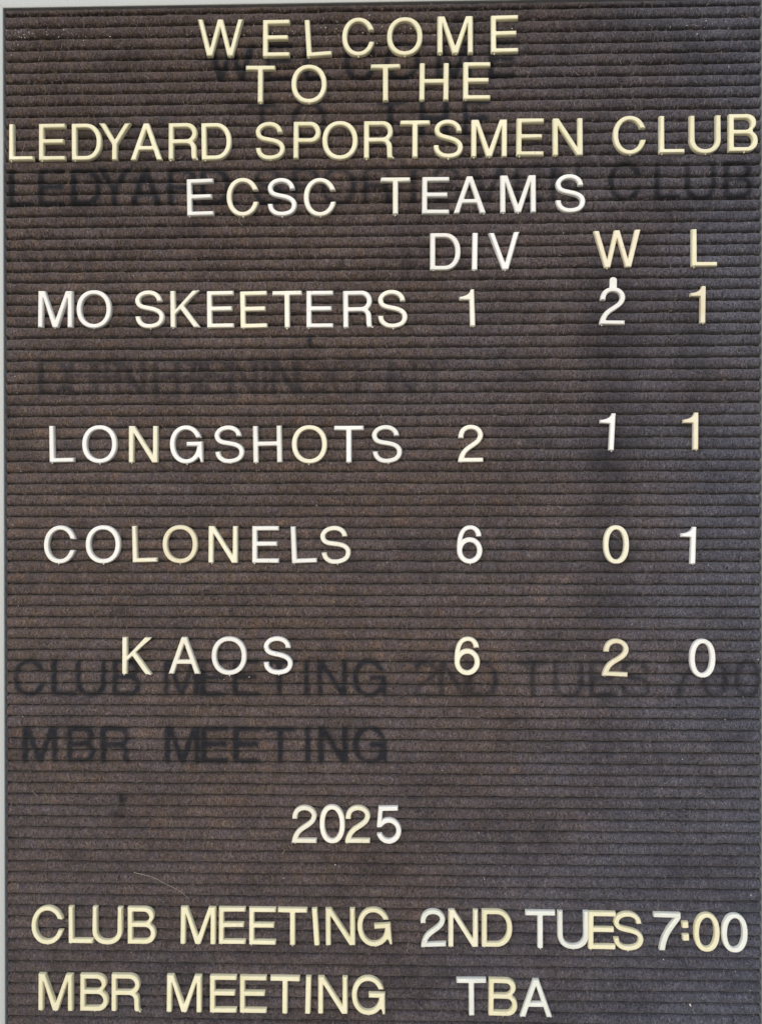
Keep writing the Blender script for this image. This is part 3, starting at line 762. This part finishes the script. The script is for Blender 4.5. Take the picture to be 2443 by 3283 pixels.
# where the moulding nibs stick out below the lower edge, in cap heights from the left
NIB = {'W': (.35, .90), 'E': (.08,), 'L': (.07,), 'C': (.45,), 'O': (.48,), 'M': (.07, .48), 'T': (.40,), 'H': (.07,), 'D': (.09,), 'Y': (.44,), 'A': (.80,),
       'R': (.07,), 'S': (.40,), 'P': (.07,), 'N': (.08,), 'U': (.42,), 'B': (.40,), 'I': (.076,), 'V': (.42,), 'K': (.07,), 'G': (.45,), '1': (.34,),
       '2': (.08,), '6': (.34,), '0': (), '5': (), '7': (), ':': ()}
def nib_mesh():
    s = 0.42; V = []; F = []
    for k, (y, r) in enumerate(((0.35, 1.0), (-0.10, 1.0), (-0.42, .75), (-0.62, .3))):
        for i in range(6):
            a = i*math.pi/3; V.append((math.cos(a)*s*r*MM, (math.sin(a)*s*r*1.2 - 0.95)*MM, y*MM))
    for k in range(3):
        for i in range(6): j = (i+1) % 6; F.append((k*6+i, k*6+j, (k+1)*6+j, (k+1)*6+i))
    F += [tuple(range(6)), tuple(range(18, 24))[::-1]]
    me = bpy.data.meshes.new('peg'); me.from_pydata(V, [], F); me.materials.append(PLASTIC['white']); me.update(); return me
NIBM = nib_mesh(); MESH = {}
def set_mat(o, m):
    o.material_slots[0].link = 'OBJECT'; o.material_slots[0].material = m
count = {}
for (word, ch, X, Y, rot_, cname) in LETTERS:
    if ch not in MESH: MESH[ch] = glyph_mesh(ch)
    me, gcx, gcy = MESH[ch]
    digit = ch.isdigit(); nm = 'plastic_colon' if ch == ':' else ('plastic_numeral' if digit else 'plastic_letter')
    o = bpy.data.objects.new(nm, me); col.objects.link(o)
    o.location = W3(X, Y, 0.12 + random.uniform(-.06, .10)); o.rotation_euler = (math.radians(random.uniform(-.5, .5)), math.radians(-rot_), math.radians(random.uniform(-.6, .6)))
    set_mat(o, PLASTIC[cname])
    kind = 'colon' if ch == ':' else ('number %s' % ch if digit else 'letter %s' % ch)
    if word[0] == '#':
        lab = '%s plastic number %s in %s on the %s row' % (CNAME[cname], ch, COLN[word[2]], TEAM[word[1]])
    elif word in ('W', 'L'):
        lab = '%s plastic letter %s heading %s at the right' % (CNAME[cname], ch, WORDS[word])
    else:
        k = count.get(word, 0); count[word] = k+1
        if word == '7:00' and ch == ':': lab = 'pale yellow plastic colon of two square dots between 7 and 00'
        else: lab = '%s plastic %s, %s character of %s' % (CNAME[cname], kind, ORD[k], WORDS[word])
    o['label'] = lab; o['category'] = 'colon' if ch == ':' else ('number' if digit else 'letter')
    if ch != ':': o['group'] = 'plastic numbers set into the board grooves' if digit else 'plastic letters set into the board grooves'
    w = GL[ch][0]; low = min(p[1] for l in GL[ch][1] for p in l)
    for fx_ in NIB[ch]:
        if random.random() < .12: continue
        n_ = bpy.data.objects.new('peg', NIBM); col.objects.link(n_); set_mat(n_, PLASTIC[cname]); n_.parent = o
        yy = low if ch in 'COSGU60' else 0
        n_.location = ((fx_-gcx)*CAP*MM + random.uniform(-.3, .3)*MM, 0, (yy-gcy)*CAP*MM + .05*MM)
        n_.scale = (random.uniform(.75, 1.25), 1, random.uniform(.6, 1.5)); n_.rotation_euler = (0, random.uniform(-.3, .3), 0)
    if word == '#1w':      # its hanging tab shows above the figure
        V, F = [], []
        prof_ = [(-2.0, -4.2), (2.0, -4.2), (2.0, 2.0)] + [(2.0*math.cos(a), 2.0+1.5*math.sin(a)) for a in [math.pi*i/8 for i in range(1, 8)]] + [(-2.0, 2.0)]
        for h, sc_ in ((0.1, 1), (.75, 1), (1.0, .88)):
            for (px, py) in prof_: V.append((px*sc_*MM, -h*MM, py*(sc_ if py > 0 else 1)*MM))
        n = len(prof_)
        for r in range(2):
            for i in range(n): j = (i+1) % n; F.append((r*n+i, r*n+j, (r+1)*n+j, (r+1)*n+i))
        F += [tuple(range(n))[::-1], tuple(range(2*n, 3*n))]
        tb = mesh_obj('hanging_tab', V, F, PLASTIC['white'], o)
        tb.location = ((343.78-X)*MM, 0, (-155.3-Y)*MM)

# ------------------------------------------------------------------ specks of dust, hairs, lint
V, F = [], []
def blob(x, y, r, h):
    b = len(V); n = 6
    V.append(W3(x, y, h + r*.9))
    for ring, (rr, dh) in enumerate(((.62, .65), (1.0, 0.0), (.6, -.5))):
        for i in range(n):
            a = i*math.pi/3 + random.random()*.3; q = r*rr*random.uniform(.75, 1.2)
            V.append(W3(x + math.cos(a)*q*random.uniform(.8, 1.2), y + math.sin(a)*q, h + dh*r))
    for i in range(n): F.append((b, b+1+i, b+1+(i+1) % n))
    for ring in range(2):
        for i in range(n):
            j = (i+1) % n; F.append((b+1+ring*n+i, b+1+(ring+1)*n+i, b+1+(ring+1)*n+j, b+1+ring*n+j))
for (x, y) in SPECKS: blob(x, y, random.uniform(.19, .38), .25)
for i in range(60): blob(random.uniform(3, 424), -random.uniform(10, 28) if i < 26 else -random.uniform(0, 585), random.uniform(.08, .18), .2)
ds = mesh_obj('dust_specks', V, F, DUST); ds['kind'] = 'stuff'
ds['label'] = 'scattered white dust specks caught in the brown felt'

def tube(name, pts, r, h, label, cat):
    P = crom(pts, 5); V, F = [], []
    for i, p in enumerate(P):
        a, b = P[max(0, i-1)], P[min(len(P)-1, i+1)]; dx, dy = b[0]-a[0], b[1]-a[1]; l = math.hypot(dx, dy)
        nx, ny = -dy/l, dx/l; q = r*(1 - .5*(i/len(P))**2)
        hh_ = h + .25*math.sin(i*.8)
        for k in range(5):
            t_ = k*2*math.pi/5; V.append(W3(p[0]+nx*q*math.cos(t_), p[1]+ny*q*math.cos(t_), hh_ + q*math.sin(t_)))
    for i in range(len(P)-1):
        for k in range(5): j = (k+1) % 5; F.append((i*5+k, i*5+j, (i+1)*5+j, (i+1)*5+k))
    F += [tuple(range(5))[::-1], tuple(range(len(P)*5-5, len(P)*5))]
    o = mesh_obj(name, V, F, HAIRM, smooth=True)
    o['label'] = label; o['category'] = cat; return o
HL = ['long thin pale hair lying across the felt above CLUB MEETING', 'short curled strand of plastic hanging below the C of ECSC',
      'tiny stray fibre just right of the curl under ECSC', 'wispy crossed lint fibre beside the first L of LEDYARD',
      'fine hair inside the 0 of the COLONELS row', 'small pale fibre below the first 2 of 2025', 'short bent fibre near the left edge under MBR MEETING ghost',
      'small curled scrap of lint to the right of the word WELCOME', 'tiny fibre below the top right of MO SKEETERS']
for pts, lb in zip(HAIRS[:8], HL): tube('hair_strand', pts, .075 if 'wispy' in lb or 'fine' in lb else .11, .5, lb, 'hair')
V, F = [], []
bx, by = 386.6, -558.8
for dx, dy, r in ((0, .3, .55), (.25, -.3, .5), (.5, -.75, .25)): blob(bx+dx, by+dy, r, .35)
o = mesh_obj('lint_ball', V, F, DUST); o['label'] = 'largest white crumb of lint, on the felt right of TBA'; o['category'] = 'lint'
print('objects', len(bpy.data.objects))
